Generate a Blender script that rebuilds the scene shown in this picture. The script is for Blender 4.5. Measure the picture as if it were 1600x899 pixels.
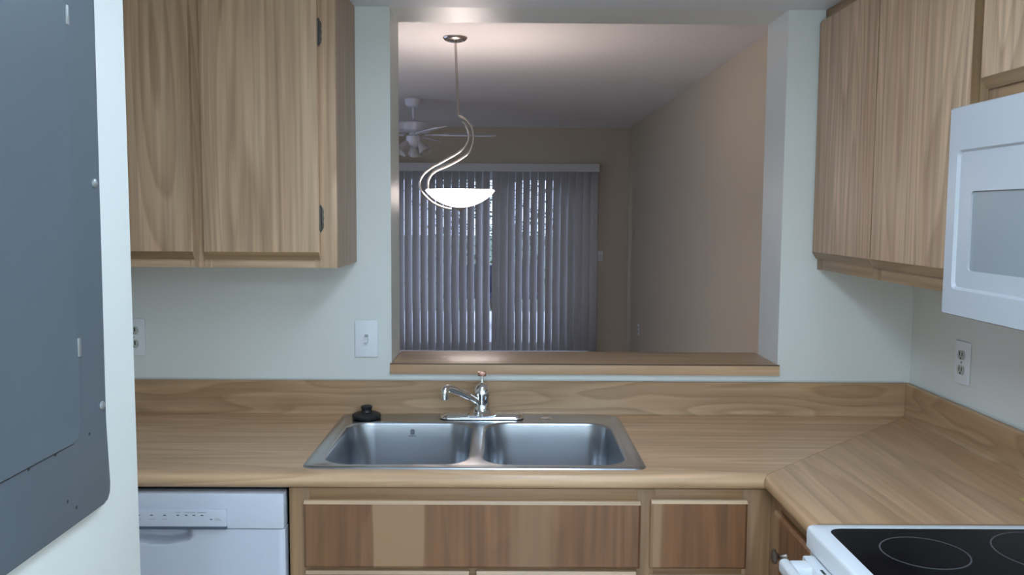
import bpy, bmesh, math, random
from mathutils import Vector, Matrix
random.seed(4)
S = bpy.context.scene
C = S.collection
for o in list(bpy.data.objects):
    bpy.data.objects.remove(o, do_unlink=True)

# ------------------------------------------------------------ camera
CAM = Vector((-1.2507, -2.6502, 1.5322)); YAW, PITCH, ROLL, F = 0.0073, 0.0859, 0.0062, 1360.3
f0 = Vector((math.sin(YAW), math.cos(YAW), 0)); r0 = Vector((math.cos(YAW), -math.sin(YAW), 0)); u0 = Vector((0, 0, 1))
f1 = f0*math.cos(PITCH) - u0*math.sin(PITCH); u1 = u0*math.cos(PITCH) + f0*math.sin(PITCH)
r2 = r0*math.cos(ROLL) + u1*math.sin(ROLL); u2 = -r0*math.sin(ROLL) + u1*math.cos(ROLL)
cam = bpy.data.objects.new('camera', bpy.data.cameras.new('camera')); C.objects.link(cam)
cam.data.sensor_fit = 'HORIZONTAL'; cam.data.sensor_width = 36; cam.data.lens = F/1600*36
cam.data.clip_start = 0.02; cam.data.clip_end = 200
cam.matrix_world = Matrix(((r2.x, u2.x, -f1.x, CAM.x), (r2.y, u2.y, -f1.y, CAM.y), (r2.z, u2.z, -f1.z, CAM.z), (0, 0, 0, 1)))
S.camera = cam
# ------------------------------------------------------------ world (even overcast dusk), exposure
W = bpy.data.worlds.new('world'); S.world = W; W.use_nodes = True
bg = W.node_tree.nodes['Background']; bg.inputs[0].default_value = (0.62, 0.69, 1.0, 1); bg.inputs[1].default_value = 2.6
S.view_settings.view_transform = 'Standard'; S.view_settings.look = 'None'
S.view_settings.exposure = 0.5; S.view_settings.gamma = 1.0; S.view_settings.use_curve_mapping = False
KITCHEN_LAMP = ((0.60, 0.785, 1.0), 9.1, 21.0)   # colour, radiance of the fixture near the sink, of the added fill pair behind
PENDANT = ((1.0, 0.85, 0.79), 2.2, 9.6)          # colour, bulb watts, bowl glass radiance

# ------------------------------------------------------------ materials
MAT = {}
def pmat(name, col, rough=0.5, metal=0.0, spec=0.5, bump=None, coat=0.0, var=0.0, vscale=6.0):
    m = bpy.data.materials.new(name); m.use_nodes = True; nt = m.node_tree; b = nt.nodes['Principled BSDF']
    b.inputs['Base Color'].default_value = (*col, 1); b.inputs['Roughness'].default_value = rough
    b.inputs['Metallic'].default_value = metal; b.inputs['Specular IOR Level'].default_value = spec
    b.inputs['Coat Weight'].default_value = coat
    tc = nt.nodes.new('ShaderNodeTexCoord')
    if var:
        n = nt.nodes.new('ShaderNodeTexNoise'); n.inputs['Scale'].default_value = vscale; n.inputs['Detail'].default_value = 4
        nt.links.new(tc.outputs['Object'], n.inputs['Vector'])
        mx = nt.nodes.new('ShaderNodeMix'); mx.data_type = 'RGBA'
        mx.inputs[6].default_value = (*[c*(1-var) for c in col], 1); mx.inputs[7].default_value = (*[min(1, c*(1+var)) for c in col], 1)
        nt.links.new(n.outputs['Fac'], mx.inputs[0]); nt.links.new(mx.outputs[2], b.inputs['Base Color'])
    if bump:
        n = nt.nodes.new('ShaderNodeTexNoise'); n.inputs['Scale'].default_value = bump[0]; n.inputs['Detail'].default_value = 3
        nt.links.new(tc.outputs['Object'], n.inputs['Vector'])
        bp = nt.nodes.new('ShaderNodeBump'); bp.inputs['Strength'].default_value = bump[1]; bp.inputs['Distance'].default_value = bump[2]
        nt.links.new(n.outputs['Fac'], bp.inputs['Height']); nt.links.new(bp.outputs['Normal'], b.inputs['Normal'])
    MAT[name] = m; return m

def wood(name, axis, light, mid, dark, across=4.5, stretch=0.10, rings=22, contrast=0.55, rough=0.42, fibre=0.27, strips=None, coat=0.0):
    """plain-sawn grain: contour lines of a stretched noise field plus fine fibres; strips = [(x0,x1,x2..)] sapwood bands"""
    m = bpy.data.materials.new(name); m.use_nodes = True; nt = m.node_tree; N = nt.nodes.new; L = nt.links.new
    b = nt.nodes['Principled BSDF']; b.inputs['Roughness'].default_value = rough; b.inputs['Coat Weight'].default_value = coat
    tc = N('ShaderNodeTexCoord'); oi = N('ShaderNodeObjectInfo')
    off = N('ShaderNodeVectorMath'); off.operation = 'ADD'
    rv = N('ShaderNodeVectorMath'); rv.operation = 'SCALE'; rv.inputs[0].default_value = (7.3, 11.1, 5.7)
    L(oi.outputs['Random'], rv.inputs['Scale']); L(tc.outputs['Object'], off.inputs[0]); L(rv.outputs[0], off.inputs[1])
    def mapped(st):
        mp = N('ShaderNodeMapping'); s = [1, 1, 1]; s['xyz'.index(axis)] = st
        mp.inputs['Scale'].default_value = s; L(off.outputs[0], mp.inputs['Vector']); return mp
    m1 = mapped(stretch); n1 = N('ShaderNodeTexNoise'); n1.inputs['Scale'].default_value = across; n1.inputs['Detail'].default_value = 1.5
    n1.inputs['Roughness'].default_value = 0.35; L(m1.outputs[0], n1.inputs['Vector'])
    mu = N('ShaderNodeMath'); mu.operation = 'MULTIPLY'; mu.inputs[1].default_value = rings; L(n1.outputs['Fac'], mu.inputs[0])
    fr = N('ShaderNodeMath'); fr.operation = 'FRACT'; L(mu.outputs[0], fr.inputs[0])
    rr = N('ShaderNodeValToRGB'); e = rr.color_ramp.elements
    e[0].position = 0.0; e[0].color = (1, 1, 1, 1); e[1].position = 1.0; e[1].color = (1, 1, 1, 1)
    x = e.new(0.55); x.color = (0.55, 0.55, 0.55, 1); x = e.new(0.86); x.color = (0, 0, 0, 1)
    L(fr.outputs[0], rr.inputs[0])
    m2 = mapped(0.03); n2 = N('ShaderNodeTexNoise'); n2.inputs['Scale'].default_value = 75; n2.inputs['Detail'].default_value = 3; L(m2.outputs[0], n2.inputs['Vector'])
    m3 = mapped(0.12); n3 = N('ShaderNodeTexNoise'); n3.inputs['Scale'].default_value = across*2.2; n3.inputs['Detail'].default_value = 3; L(m3.outputs[0], n3.inputs['Vector'])
    base = N('ShaderNodeMix'); base.data_type = 'RGBA'; base.inputs[6].default_value = (*mid, 1); base.inputs[7].default_value = (*light, 1)
    cr = N('ShaderNodeMapRange'); cr.inputs[1].default_value = 0.32; cr.inputs[2].default_value = 0.68; L(n3.outputs['Fac'], cr.inputs[0]); L(cr.outputs[0], base.inputs[0])
    inv = N('ShaderNodeMath'); inv.operation = 'SUBTRACT'; inv.inputs[0].default_value = 1.0; L(rr.outputs[0], inv.inputs[1])
    sc = N('ShaderNodeMath'); sc.operation = 'MULTIPLY'; sc.inputs[1].default_value = contrast; L(inv.outputs[0], sc.inputs[0])
    g = N('ShaderNodeMix'); g.data_type = 'RGBA'; g.inputs[7].default_value = (*dark, 1); L(base.outputs[2], g.inputs[6]); L(sc.outputs[0], g.inputs[0])
    fm = N('ShaderNodeMapRange'); fm.inputs[1].default_value = 0.3; fm.inputs[2].default_value = 0.7; fm.inputs[3].default_value = 1-fibre; fm.inputs[4].default_value = 1+fibre*0.45
    L(n2.outputs['Fac'], fm.inputs[0])
    fv = N('ShaderNodeVectorMath'); fv.operation = 'SCALE'; L(g.outputs[2], fv.inputs[0]); L(fm.outputs[0], fv.inputs['Scale'])
    out = fv.outputs[0]
    if strips:                                   # pale sapwood boards with slightly slanting edges, object x
        sep = N('ShaderNodeSeparateXYZ'); L(tc.outputs['Object'], sep.inputs[0])
        wob = N('ShaderNodeTexNoise'); wob.inputs['Scale'].default_value = 3.0; L(tc.outputs['Object'], wob.inputs['Vector'])
        wm = N('ShaderNodeMath'); wm.operation = 'MULTIPLY_ADD'; wm.inputs[1].default_value = 0.04; L(wob.outputs['Fac'], wm.inputs[0]); L(sep.outputs['XYZ'.index(strips[0])], wm.inputs[2])
        ramp = N('ShaderNodeValToRGB'); x0, x1 = strips[1], strips[2]
        mr = N('ShaderNodeMapRange'); mr.inputs[1].default_value = x0; mr.inputs[2].default_value = x1; L(wm.outputs[0], mr.inputs[0]); L(mr.outputs[0], ramp.inputs[0])
        el = ramp.color_ramp.elements; el[0].color = (strips[3][0][1],)*3 + (1,); el[0].position = strips[3][0][0]
        el[1].color = (strips[3][-1][1],)*3 + (1,); el[1].position = strips[3][-1][0]
        for p, v in strips[3][1:-1]:
            q = el.new(p); q.color = (v, v, v, 1)
        tint = N('ShaderNodeMix'); tint.data_type = 'RGBA'; tint.inputs[7].default_value = (*strips[4], 1); L(out, tint.inputs[6]); L(ramp.outputs[0], tint.inputs[0]); out = tint.outputs[2]
    L(out, b.inputs['Base Color']); MAT[name] = m; return m

def emat(name, col, strength, base=(0.8, 0.8, 0.8)):
    m = bpy.data.materials.new(name); m.use_nodes = True; b = m.node_tree.nodes['Principled BSDF']
    b.inputs['Base Color'].default_value = (*base, 1); b.inputs['Roughness'].default_value = 0.4
    b.inputs['Emission Color'].default_value = (*col, 1); b.inputs['Emission Strength'].default_value = strength
    MAT[name] = m; return m

pmat('kitchen_paint', (0.78, 0.775, 0.72), 0.36, bump=(180, 0.05, 0.002))
pmat('dining_paint', (0.60, 0.515, 0.38), 0.7, bump=(160, 0.05, 0.002))
pmat('ceiling_paint', (0.80, 0.80, 0.82), 0.42, bump=(60, 0.05, 0.003))
pmat('textured_ceiling', (0.80, 0.77, 0.74), 0.9, bump=(170, 0.35, 0.008))
pmat('vinyl_floor', (0.62, 0.58, 0.52), 0.45, var=0.15)
pmat('carpet', (0.55, 0.51, 0.46), 0.95, var=0.2, vscale=60, bump=(300, 0.4, 0.004))
pmat('white_enamel', (0.80, 0.81, 0.82), 0.28)
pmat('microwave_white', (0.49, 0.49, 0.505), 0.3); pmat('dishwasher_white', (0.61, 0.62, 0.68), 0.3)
pmat('white_plastic', (0.84, 0.84, 0.85), 0.38)
pmat('ivory_plastic', (0.50, 0.51, 0.45), 0.4)
pmat('slot_dark', (0.03, 0.03, 0.03), 0.6)
pmat('print_grey', (0.06, 0.07, 0.09), 0.6); pmat('slot_grey', (0.09, 0.11, 0.14), 0.6)
pmat('panel_grey', (0.098, 0.118, 0.135), 0.42, var=0.06, vscale=9)
pmat('zinc', (0.40, 0.40, 0.39), 0.4, 0.7)
pmat('zinc_dark', (0.22, 0.23, 0.25), 0.5, 0.6); pmat('stainless', (0.51, 0.53, 0.56), 0.28, 1.0)
pmat('chrome', (0.80, 0.80, 0.80), 0.07, 1.0)
pmat('red_reflection_tip', (0.50, 0.26, 0.20), 0.2, 0.7)  # chrome lever tip; the reddish reflection on it is put into the colour
pmat('brushed_nickel', (0.55, 0.50, 0.46), 0.26, 1.0)
pmat('bronze', (0.10, 0.09, 0.075), 0.42, 0.8)
pmat('pewter_knob', (0.24, 0.20, 0.17), 0.3, 0.9)
pmat('rubber_black', (0.012, 0.012, 0.014), 0.45)
pmat('black_glass', (0.006, 0.006, 0.008), 0.10, spec=0.05)
pmat('ring_grey', (0.085, 0.085, 0.09), 0.4)
pmat('microwave_window', (0.30, 0.31, 0.32), 0.25)
pmat('aluminium_white', (0.72, 0.72, 0.70), 0.4)
pmat('concrete', (0.62, 0.62, 0.60), 0.8, var=0.1)
pmat('fan_white', (0.70, 0.70, 0.74), 0.35)
pmat('frosted_shade', (0.55, 0.53, 0.50), 0.3)
pmat('laminate_edge', (0.10, 0.055, 0.03), 0.5); pmat('caulk', (0.62, 0.62, 0.58), 0.6)
pmat('leaf', (0.05, 0.10, 0.03), 0.6, var=0.4)
pmat('bark', (0.10, 0.07, 0.05), 0.8)
pmat('navy_paint', (0.02, 0.03, 0.07), 0.5)
pmat('yellow_paper', (0.62, 0.50, 0.16), 0.6)
UL, UM, UD = (0.655, 0.440, 0.277), (0.555, 0.345, 0.204), (0.365, 0.208, 0.112)
wood('oak_up', 'z', UL, UM, UD)
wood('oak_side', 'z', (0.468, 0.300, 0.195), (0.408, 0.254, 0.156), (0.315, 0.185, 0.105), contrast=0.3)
wood('oak_across_x', 'x', UL, UM, UD, rings=10, contrast=0.4)
wood('oak_across_y', 'y', (0.42, 0.26, 0.13), (0.36, 0.21, 0.10), UD, rings=10, contrast=0.4)  # rails along y: their shading is put into a darker oak tone
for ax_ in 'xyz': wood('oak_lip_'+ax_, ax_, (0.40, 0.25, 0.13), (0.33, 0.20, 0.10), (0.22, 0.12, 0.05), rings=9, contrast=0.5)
BL, BM, BD = (0.266, 0.120, 0.052), (0.224, 0.094, 0.037), (0.168, 0.064, 0.023)
HL = (0.368, 0.207, 0.108)
wood('pale_edge', 'x', (0.62, 0.43, 0.27), (0.55, 0.37, 0.22), (0.42, 0.26, 0.14), rings=6, contrast=0.3)
wood('hickory_frame', 'z', (0.391, 0.226, 0.113), (0.323, 0.179, 0.086), (0.221, 0.109, 0.047), rings=9)
wood('hickory_rail', 'x', (0.391, 0.226, 0.113), (0.323, 0.179, 0.086), (0.221, 0.109, 0.047), rings=7)
LL, LM, LD = (0.627, 0.391, 0.235), (0.513, 0.305, 0.170), (0.351, 0.189, 0.091)  # one laminate: lamp sheen put into paler counter tints, splash tints darkened
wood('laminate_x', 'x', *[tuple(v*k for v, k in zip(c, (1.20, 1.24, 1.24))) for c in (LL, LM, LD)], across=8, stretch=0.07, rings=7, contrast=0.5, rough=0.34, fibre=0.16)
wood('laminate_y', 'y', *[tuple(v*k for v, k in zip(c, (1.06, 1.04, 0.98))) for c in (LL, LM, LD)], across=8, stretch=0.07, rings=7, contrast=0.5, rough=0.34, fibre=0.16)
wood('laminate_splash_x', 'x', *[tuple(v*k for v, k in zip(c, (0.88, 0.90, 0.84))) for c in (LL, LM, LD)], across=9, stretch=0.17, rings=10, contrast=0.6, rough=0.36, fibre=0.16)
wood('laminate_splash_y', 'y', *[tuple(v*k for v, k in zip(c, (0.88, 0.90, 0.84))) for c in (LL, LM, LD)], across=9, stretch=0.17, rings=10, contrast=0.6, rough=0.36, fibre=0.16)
wood('ledge_wood', 'x', (0.52, 0.34, 0.20), (0.44, 0.28, 0.15), (0.33, 0.20, 0.10), across=8, rings=8, contrast=0.45, rough=0.34)
emat('tube_diffuser', KITCHEN_LAMP[0], KITCHEN_LAMP[1]); emat('fill_diffuser', KITCHEN_LAMP[0], KITCHEN_LAMP[2])  # second diffuser is for the added fill pair behind the viewer
emat('bowl_glass', PENDANT[0], PENDANT[2])
# clear door glass
g = bpy.data.materials.new('clear_glass'); g.use_nodes = True; nt = g.node_tree; nt.nodes.clear()
o_ = nt.nodes.new('ShaderNodeOutputMaterial'); t_ = nt.nodes.new('ShaderNodeBsdfTransparent'); t_.inputs[0].default_value = (0.88, 0.92, 0.93, 1)
gl = nt.nodes.new('ShaderNodeBsdfGlossy'); gl.inputs['Roughness'].default_value = 0.02; mx = nt.nodes.new('ShaderNodeMixShader'); mx.inputs[0].default_value = 0.06
nt.links.new(t_.outputs[0], mx.inputs[1]); nt.links.new(gl.outputs[0], mx.inputs[2]); nt.links.new(mx.outputs[0], o_.inputs[0]); MAT['clear_glass'] = g
# translucent vinyl vanes
v = bpy.data.materials.new('vinyl_vane'); v.use_nodes = True; nt = v.node_tree; b = nt.nodes['Principled BSDF']
b.inputs['Base Color'].default_value = (0.70, 0.68, 0.68, 1); b.inputs['Roughness'].default_value = 0.45
tr = nt.nodes.new('ShaderNodeBsdfTranslucent'); tr.inputs[0].default_value = (0.55, 0.55, 0.6, 1)
mx = nt.nodes.new('ShaderNodeMixShader'); mx.inputs[0].default_value = 0.13
nt.links.new(b.outputs[0], mx.inputs[1]); nt.links.new(tr.outputs[0], mx.inputs[2]); nt.links.new(mx.outputs[0], nt.nodes['Material Output'].inputs[0]); MAT['vinyl_vane'] = v

# ------------------------------------------------------------ mesh builder
def rr(a0, a1, b0, b1, r, n=6):
    """rounded rectangle, counter-clockwise"""
    out = []
    for (cx, cy, s) in ((a1-r, b1-r, 0), (a0+r, b1-r, 90), (a0+r, b0+r, 180), (a1-r, b0+r, 270)):
        for k in range(n+1):
            t = math.radians(s + 90*k/n); out.append((cx + r*math.cos(t), cy + r*math.sin(t)))
    return out

class B:
    def __init__(s): s.bm = bmesh.new()
    def box(s, x0, x1, y0, y1, z0, z1, bev=0.0, seg=2):
        t = bmesh.new(); bmesh.ops.create_cube(t, size=1)
        for v in t.verts: v.co = Vector(((x0+x1)/2 + v.co.x*(x1-x0), (y0+y1)/2 + v.co.y*(y1-y0), (z0+z1)/2 + v.co.z*(z1-z0)))
        if bev: bmesh.ops.bevel(t, geom=list(t.edges), offset=bev, segments=seg, profile=0.6, affect='EDGES')
        return s.merge(t)
    def merge(s, t):
        me = bpy.data.meshes.new('t'); t.to_mesh(me); t.free(); s.bm.from_mesh(me); bpy.data.meshes.remove(me); return s
    def prism(s, poly, axis, a, b, bev=0.0, seg=2):
        t = bmesh.new()
        mk = {'x': lambda p, h: (h, p[0], p[1]), 'y': lambda p, h: (p[0], h, p[1]), 'z': lambda p, h: (p[0], p[1], h)}[axis]
        A = [t.verts.new(mk(p, a)) for p in poly]; Bv = [t.verts.new(mk(p, b)) for p in poly]; n = len(poly)
        t.faces.new(A); t.faces.new(Bv[::-1])
        for i in range(n): t.faces.new((A[i], A[(i+1) % n], Bv[(i+1) % n], Bv[i]))
        bmesh.ops.recalc_face_normals(t, faces=list(t.faces))
        if bev: bmesh.ops.bevel(t, geom=[e for e in t.edges if e.calc_face_angle(0) > 0.5], offset=bev, segments=seg, profile=0.6, affect='EDGES')
        return s.merge(t)
    def loops(s, L, close=True, cap0=False, cap1=False):
        V = [[s.bm.verts.new(p) for p in l] for l in L]; n = len(L[0])
        for a, b in zip(V, V[1:]):
            for i in range(n if close else n-1): s.bm.faces.new((a[i], a[(i+1) % n], b[(i+1) % n], b[i]))
        if cap0: s.bm.faces.new(V[0][::-1])
        if cap1: s.bm.faces.new(V[-1])
        return V
    def tube(s, pts, r, n=12, caps=True):
        pts = [Vector(p) for p in pts]; rs = r if isinstance(r, (list, tuple)) else [r]*len(pts)
        L = []; up = None
        for i, p in enumerate(pts):
            d = (pts[min(i+1, len(pts)-1)] - pts[max(i-1, 0)]).normalized()
            if up is None: up = d.orthogonal().normalized()
            up = (up - d*up.dot(d)).normalized(); w = d.cross(up)
            L.append([p + (up*math.cos(2*math.pi*k/n) + w*math.sin(2*math.pi*k/n))*rs[i] for k in range(n)])
        s.loops(L, cap0=caps, cap1=caps); return s
    def lathe(s, prof, c, axis='z', n=28, caps=True, sy=1.0):
        """prof = [(radius, height)]; axis letter or -letter"""
        c = Vector(c); sg = -1 if axis[0] == '-' else 1; ax = axis[-1]; L = []
        for r, h in prof:
            ring = []
            for k in range(n):
                t = 2*math.pi*k/n; a, b2 = r*math.cos(t), r*math.sin(t)*sy
                ring.append(c + Vector({'z': (a, b2, sg*h), 'x': (sg*h, a, b2), 'y': (a, sg*h, b2)}[ax]))
            L.append(ring)
        s.loops(L, cap0=caps and prof[0][0] > 1e-6, cap1=caps and prof[-1][0] > 1e-6); return s
    def obj(s, name, mat, parent=None, angle=35, fix=True):
        bm = s.bm
        bmesh.ops.remove_doubles(bm, verts=list(bm.verts), dist=1e-6)
        if fix: bmesh.ops.recalc_face_normals(bm, faces=list(bm.faces))
        o = link(name, bm, mat, parent, angle); return o

def spline(P, n=10):
    P = [Vector(p) for p in P]; Q = [P[0]*2 - P[1]] + P + [P[-1]*2 - P[-2]]; out = []
    for i in range(1, len(Q)-2):
        a, b, c, d = Q[i-1:i+3]
        for k in range(n):
            t = k/n; out.append(0.5*((2*b) + (c-a)*t + (2*a-5*b+4*c-d)*t*t + (3*b-a-3*c+d)*t**3))
    return out + [P[-1]]

ORG = {}
def link(name, bm, mat, parent=None, angle=35):
    """bm is in world coordinates; stored relative to the origin of the thing"""
    if parent is not None: org = ORG[parent.name]
    else:
        xs = [v.co for v in bm.verts]; org = Vector(((min(p.x for p in xs)+max(p.x for p in xs))/2, (min(p.y for p in xs)+max(p.y for p in xs))/2, min(p.z for p in xs)))
    for v in bm.verts: v.co -= org
    me = bpy.data.meshes.new(name); bm.to_mesh(me); bm.free()
    me.materials.append(MAT[mat])
    for p in me.polygons: p.use_smooth = True
    me.set_sharp_from_angle(angle=math.radians(angle))
    o = bpy.data.objects.new(name, me); C.objects.link(o)
    if parent is not None: o.parent = parent
    else: o.location = org
    ORG[o.name] = org.copy(); return o
def thing(name, label, cat, loc, group=None):
    o = bpy.data.objects.new(name, None); C.objects.link(o); o.location = loc; o.empty_display_size = 0.05
    o['label'] = label; o['category'] = cat
    if group: o['group'] = group
    ORG[o.name] = Vector(loc); return o
def tag(o, label, cat=None, group=None, kind=None):
    o['label'] = label
    if cat: o['category'] = cat
    if group: o['group'] = group
    if kind: o['kind'] = kind
    return o
def struct(o, label, cat): return tag(o, label, cat, kind='structure')

# ------------------------------------------------------------ room dimensions (metres, floor z=0, kitchen corner at x=0,y=0)
ZC, ZD = 2.139, 2.44              # kitchen / dining ceiling
XL, XA = -1.815, -2.44            # panel wall face, alcove side wall
YS = -1.335                       # far end of the panel wall
YK = -4.6                         # kitchen end behind the viewer
OX0, OX1, WT = -1.600, -0.411, 0.207
DX0, DX1, DY = -4.2, 0.067, 6.76
# floors
struct(B().box(XA-0.1, 0.1, YK, 0.0, -0.1, 0).obj('floor', 'vinyl_floor'), 'plain tan vinyl floor of the kitchen', 'floor')
struct(B().box(DX0, DX1, 0.0, DY, -0.1, 0).obj('floor_dining', 'carpet'), 'brown carpet floor of the room beyond the opening', 'floor')
# ceilings
struct(B().box(XA-0.1, 0.1, YK, 0.0, ZC, ZC+0.1).obj('ceiling', 'ceiling_paint'), 'low smooth painted kitchen ceiling', 'ceiling')
struct(B().box(DX0-0.1, DX1+0.1, WT, DY+0.1, ZD, ZD+0.1).obj('ceiling_dining', 'textured_ceiling'), 'textured white ceiling above the pendant lamp', 'ceiling')
# partition with the pass-through: kitchen face and jambs painted cream
w = B()
w.box(DX0, OX0, 0, WT, 0, ZD+0.1); w.box(OX1, DX1+0.1, 0, WT, 0, ZD+0.1)
w.box(OX0, OX1, 0, WT, 0, 1.04); w.box(OX0, OX1, 0, WT, ZC, ZD+0.1)
struct(w.obj('wall_back', 'kitchen_paint'), 'pale cream wall with the pass-through opening above the sink', 'wall')
struct(B().box(0, 0.1, YK, 0, 0, ZC).obj('wall_right', 'kitchen_paint'), 'cream wall behind the microwave and the angled counter', 'wall')
struct(B().box(XA-0.1, XL, YK, YS, 0, ZC, 0.004).obj('wall_left', 'kitchen_paint'), 'cream wall end carrying the grey breaker panel', 'wall')
struct(B().box(XA-0.1, XA, YS, 0, 0, ZC).obj('wall_alcove', 'kitchen_paint'), 'cream side wall at the end of the sink counter', 'wall')
struct(B().box(XA-0.1, 0.1, YK-0.1, YK, 0, ZC).obj('wall_front', 'kitchen_paint'), 'cream kitchen wall opposite the sink', 'wall')
struct(B().box(DX1, DX1+0.1, WT, DY, 0, ZD).obj('wall_dining_right', 'dining_paint'), 'tan wall on the right of the room beyond the opening', 'wall')
V0, V1, U0, U1 = 1.5, 4.0, 0.75, 2.05  # opening for an unseen window, added to let fill daylight in
w = B(); w.box(DX0-0.1, DX0, WT, V0, 0, ZD); w.box(DX0-0.1, DX0, V1, DY, 0, ZD); w.box(DX0-0.1, DX0, V0, V1, 0, U0); w.box(DX0-0.1, DX0, V0, V1, U1, ZD)
struct(w.obj('wall_dining_left', 'dining_paint'), 'tan wall on the left of the room beyond the opening', 'wall')
# far wall with the sliding door opening
GX0, GX1, GZ = -2.50, -0.36, 2.00
w = B(); w.box(DX0, GX0, DY, DY+0.15, 0, ZD); w.box(GX1, DX1+0.1, DY, DY+0.15, 0, ZD); w.box(GX0, GX1, DY, DY+0.15, GZ, ZD)
struct(w.obj('wall_dining_back', 'dining_paint'), 'tan far wall around the blinds', 'wall')
w = thing('window_1', 'white framed sliding glass door behind the vertical blinds', 'glass door', ((GX0+GX1)/2, DY+0.08, 0)); w['kind'] = 'structure'
fr = B(); fr.box(GX0, GX1, DY+0.02, DY+0.12, 0, 0.04); fr.box(GX0, GX1, DY+0.02, DY+0.12, GZ-0.05, GZ); fr.box(GX0, GX0+0.05, DY+0.02, DY+0.12, 0.04, GZ-0.05); fr.box(GX1-0.05, GX1, DY+0.02, DY+0.12, 0.04, GZ-0.05)
fr.obj('frame', 'aluminium_white', w)
gm = -1.47
for a, b_, yo in ((GX0+0.05, gm, 0.04), (gm-0.06, GX1-0.05, 0.085)):
    s = B(); s.box(a, a+0.055, DY+yo, DY+yo+0.03, 0.04, GZ-0.05); s.box(b_-0.055, b_, DY+yo, DY+yo+0.03, 0.04, GZ-0.05)
    s.box(a+0.055, b_-0.055, DY+yo, DY+yo+0.03, 0.04, 0.11); s.box(a+0.055, b_-0.055, DY+yo, DY+yo+0.03, GZ-0.12, GZ-0.05)
    sash = s.obj('sash', 'aluminium_white', w)
    B().box(a+0.055, b_-0.055, DY+yo+0.012, DY+yo+0.018, 0.11, GZ-0.12).obj('pane', 'clear_glass', sash)
w = thing('fill_window', 'wide bare window added in the left wall to brighten the room beyond the opening', 'window', (DX0-0.05, (V0+V1)/2, U0)); w['kind'] = 'structure'
for a, b_ in ((V0, (V0+V1)/2), ((V0+V1)/2, V1)):
    fr = B(); fr.box(DX0-0.07, DX0-0.03, a, a+0.04, U0, U1); fr.box(DX0-0.07, DX0-0.03, b_-0.04, b_, U0, U1); fr.box(DX0-0.07, DX0-0.03, a+0.04, b_-0.04, U0, U0+0.04); fr.box(DX0-0.07, DX0-0.03, a+0.04, b_-0.04, U1-0.04, U1)
    sash = fr.obj('sash', 'aluminium_white', w); B().box(DX0-0.053, DX0-0.047, a+0.04, b_-0.04, U0+0.04, U1-0.04).obj('pane', 'clear_glass', sash)
# outside: covered patio, low planter wall, shrub
struct(B().box(-5, 2, DY+0.15, 11.0, -0.12, -0.02).obj('floor_patio', 'concrete'), 'pale concrete patio seen through the gap in the blinds', 'patio')
struct(B().box(-5, 2, DY+0.15, 9.0, 2.5, 2.6).obj('ceiling_patio', 'concrete'), 'covered patio roof outside the glass door', 'roof')
tb = thing('patio_bench', 'dark navy bench outside the gap in the blinds', 'bench', (-1.45, 9.3, -0.02))
B().box(-2.1, -0.8, 9.1, 9.5, 0.36, 0.42, 0.01).obj('seat', 'navy_paint', tb)
B().box(-2.1, -0.8, 9.5, 9.54, 0.40, 0.80, 0.01).obj('backrest', 'navy_paint', tb)
for x in (-2.05, -0.89):
    for y in (9.12, 9.46): B().box(x, x+0.04, y, y+0.04, -0.02, 0.36).obj('leg', 'navy_paint', tb)
sh = thing('garden_shrub', 'leafy dark green shrub outside the glass door', 'shrub', (-1.4, 12.2, -0.12))
lf = B()
for k in range(2600):
    p = Vector((random.gauss(-1.4, 0.9), random.gauss(12.2, 0.5), 0.2 + 2.2*random.random()))
    q = Matrix.Rotation(random.random()*6.28, 3, 'Z') @ Matrix.Rotation(random.random()*3, 3, 'X')
    V = [lf.bm.verts.new(p + q @ Vector(c)) for c in ((-0.05, 0, 0), (0, 0.022, 0.01), (0.05, 0, 0), (0, -0.022, 0.01))]; lf.bm.faces.new(V)
fo = lf.obj('foliage', 'leaf', sh, fix=False); fo['kind'] = 'stuff'
st = B()
for k in range(7): st.tube([(-1.4+0.08*(k-3), 12.2, -0.12), (-1.4+0.3*(k-3), 12.2+0.1*math.sin(k*2), 1.2), (-1.4+0.42*(k-3), 12.2+0.2*math.sin(k*2), 2.0)], [0.03, 0.02, 0.008], 6)
st.obj('stem', 'bark', sh)
struct(B().box(-30, 30, 11.0, 60, -0.2, -0.12).obj('ground_garden', 'leaf'), 'dark green garden ground beyond the patio', 'ground')

# ------------------------------------------------------------ kitchen ceiling lamp and an added fill pair behind the viewer (out of frame)
for xl, yl, md, lab in ((-1.13, -1.42, 'tube_diffuser', 'fluorescent ceiling fixture nearest the sink wall'), (-1.35, -3.55, 'fill_diffuser', 'added fluorescent fill fixture far from the sink on the panel side'),
                    (-0.65, -3.55, 'fill_diffuser', 'added fluorescent fill fixture far from the sink on the range side')):
    LX0, LX1, LY0, LY1 = xl-0.14, xl+0.14, yl-0.60, yl+0.60
    lt = thing('ceiling_light', lab, 'ceiling light', ((LX0+LX1)/2, yl, ZC), 'kitchen ceiling fixtures')
    B().box(LX0-0.01, LX1+0.01, LY0, LY1, ZC-0.03, ZC, 0.004).obj('housing', 'white_enamel', lt)
    prof = [(LX0, ZC-0.03), (LX0+0.01, ZC-0.06), (LX0+0.06, ZC-0.085), (LX1-0.06, ZC-0.085), (LX1-0.01, ZC-0.06), (LX1, ZC-0.03)]
    B().prism(prof, 'y', LY0+0.02, LY1-0.02).obj('diffuser', md, lt)
    for y in (LY0+0.01, LY1-0.01): B().box(LX0-0.006, LX1+0.006, y-0.01, y+0.01, ZC-0.09, ZC-0.03, 0.004).obj('end_cap', 'white_plastic', lt)

# ------------------------------------------------------------ countertop
ct = thing('countertop', 'wood-grain laminate L-shaped countertop with mitred corner seam', 'countertop', (-1.3, -0.32, 0.876))
D, ZT, ZB, R_ = 0.635, 0.914, 0.876, 0.019
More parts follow.
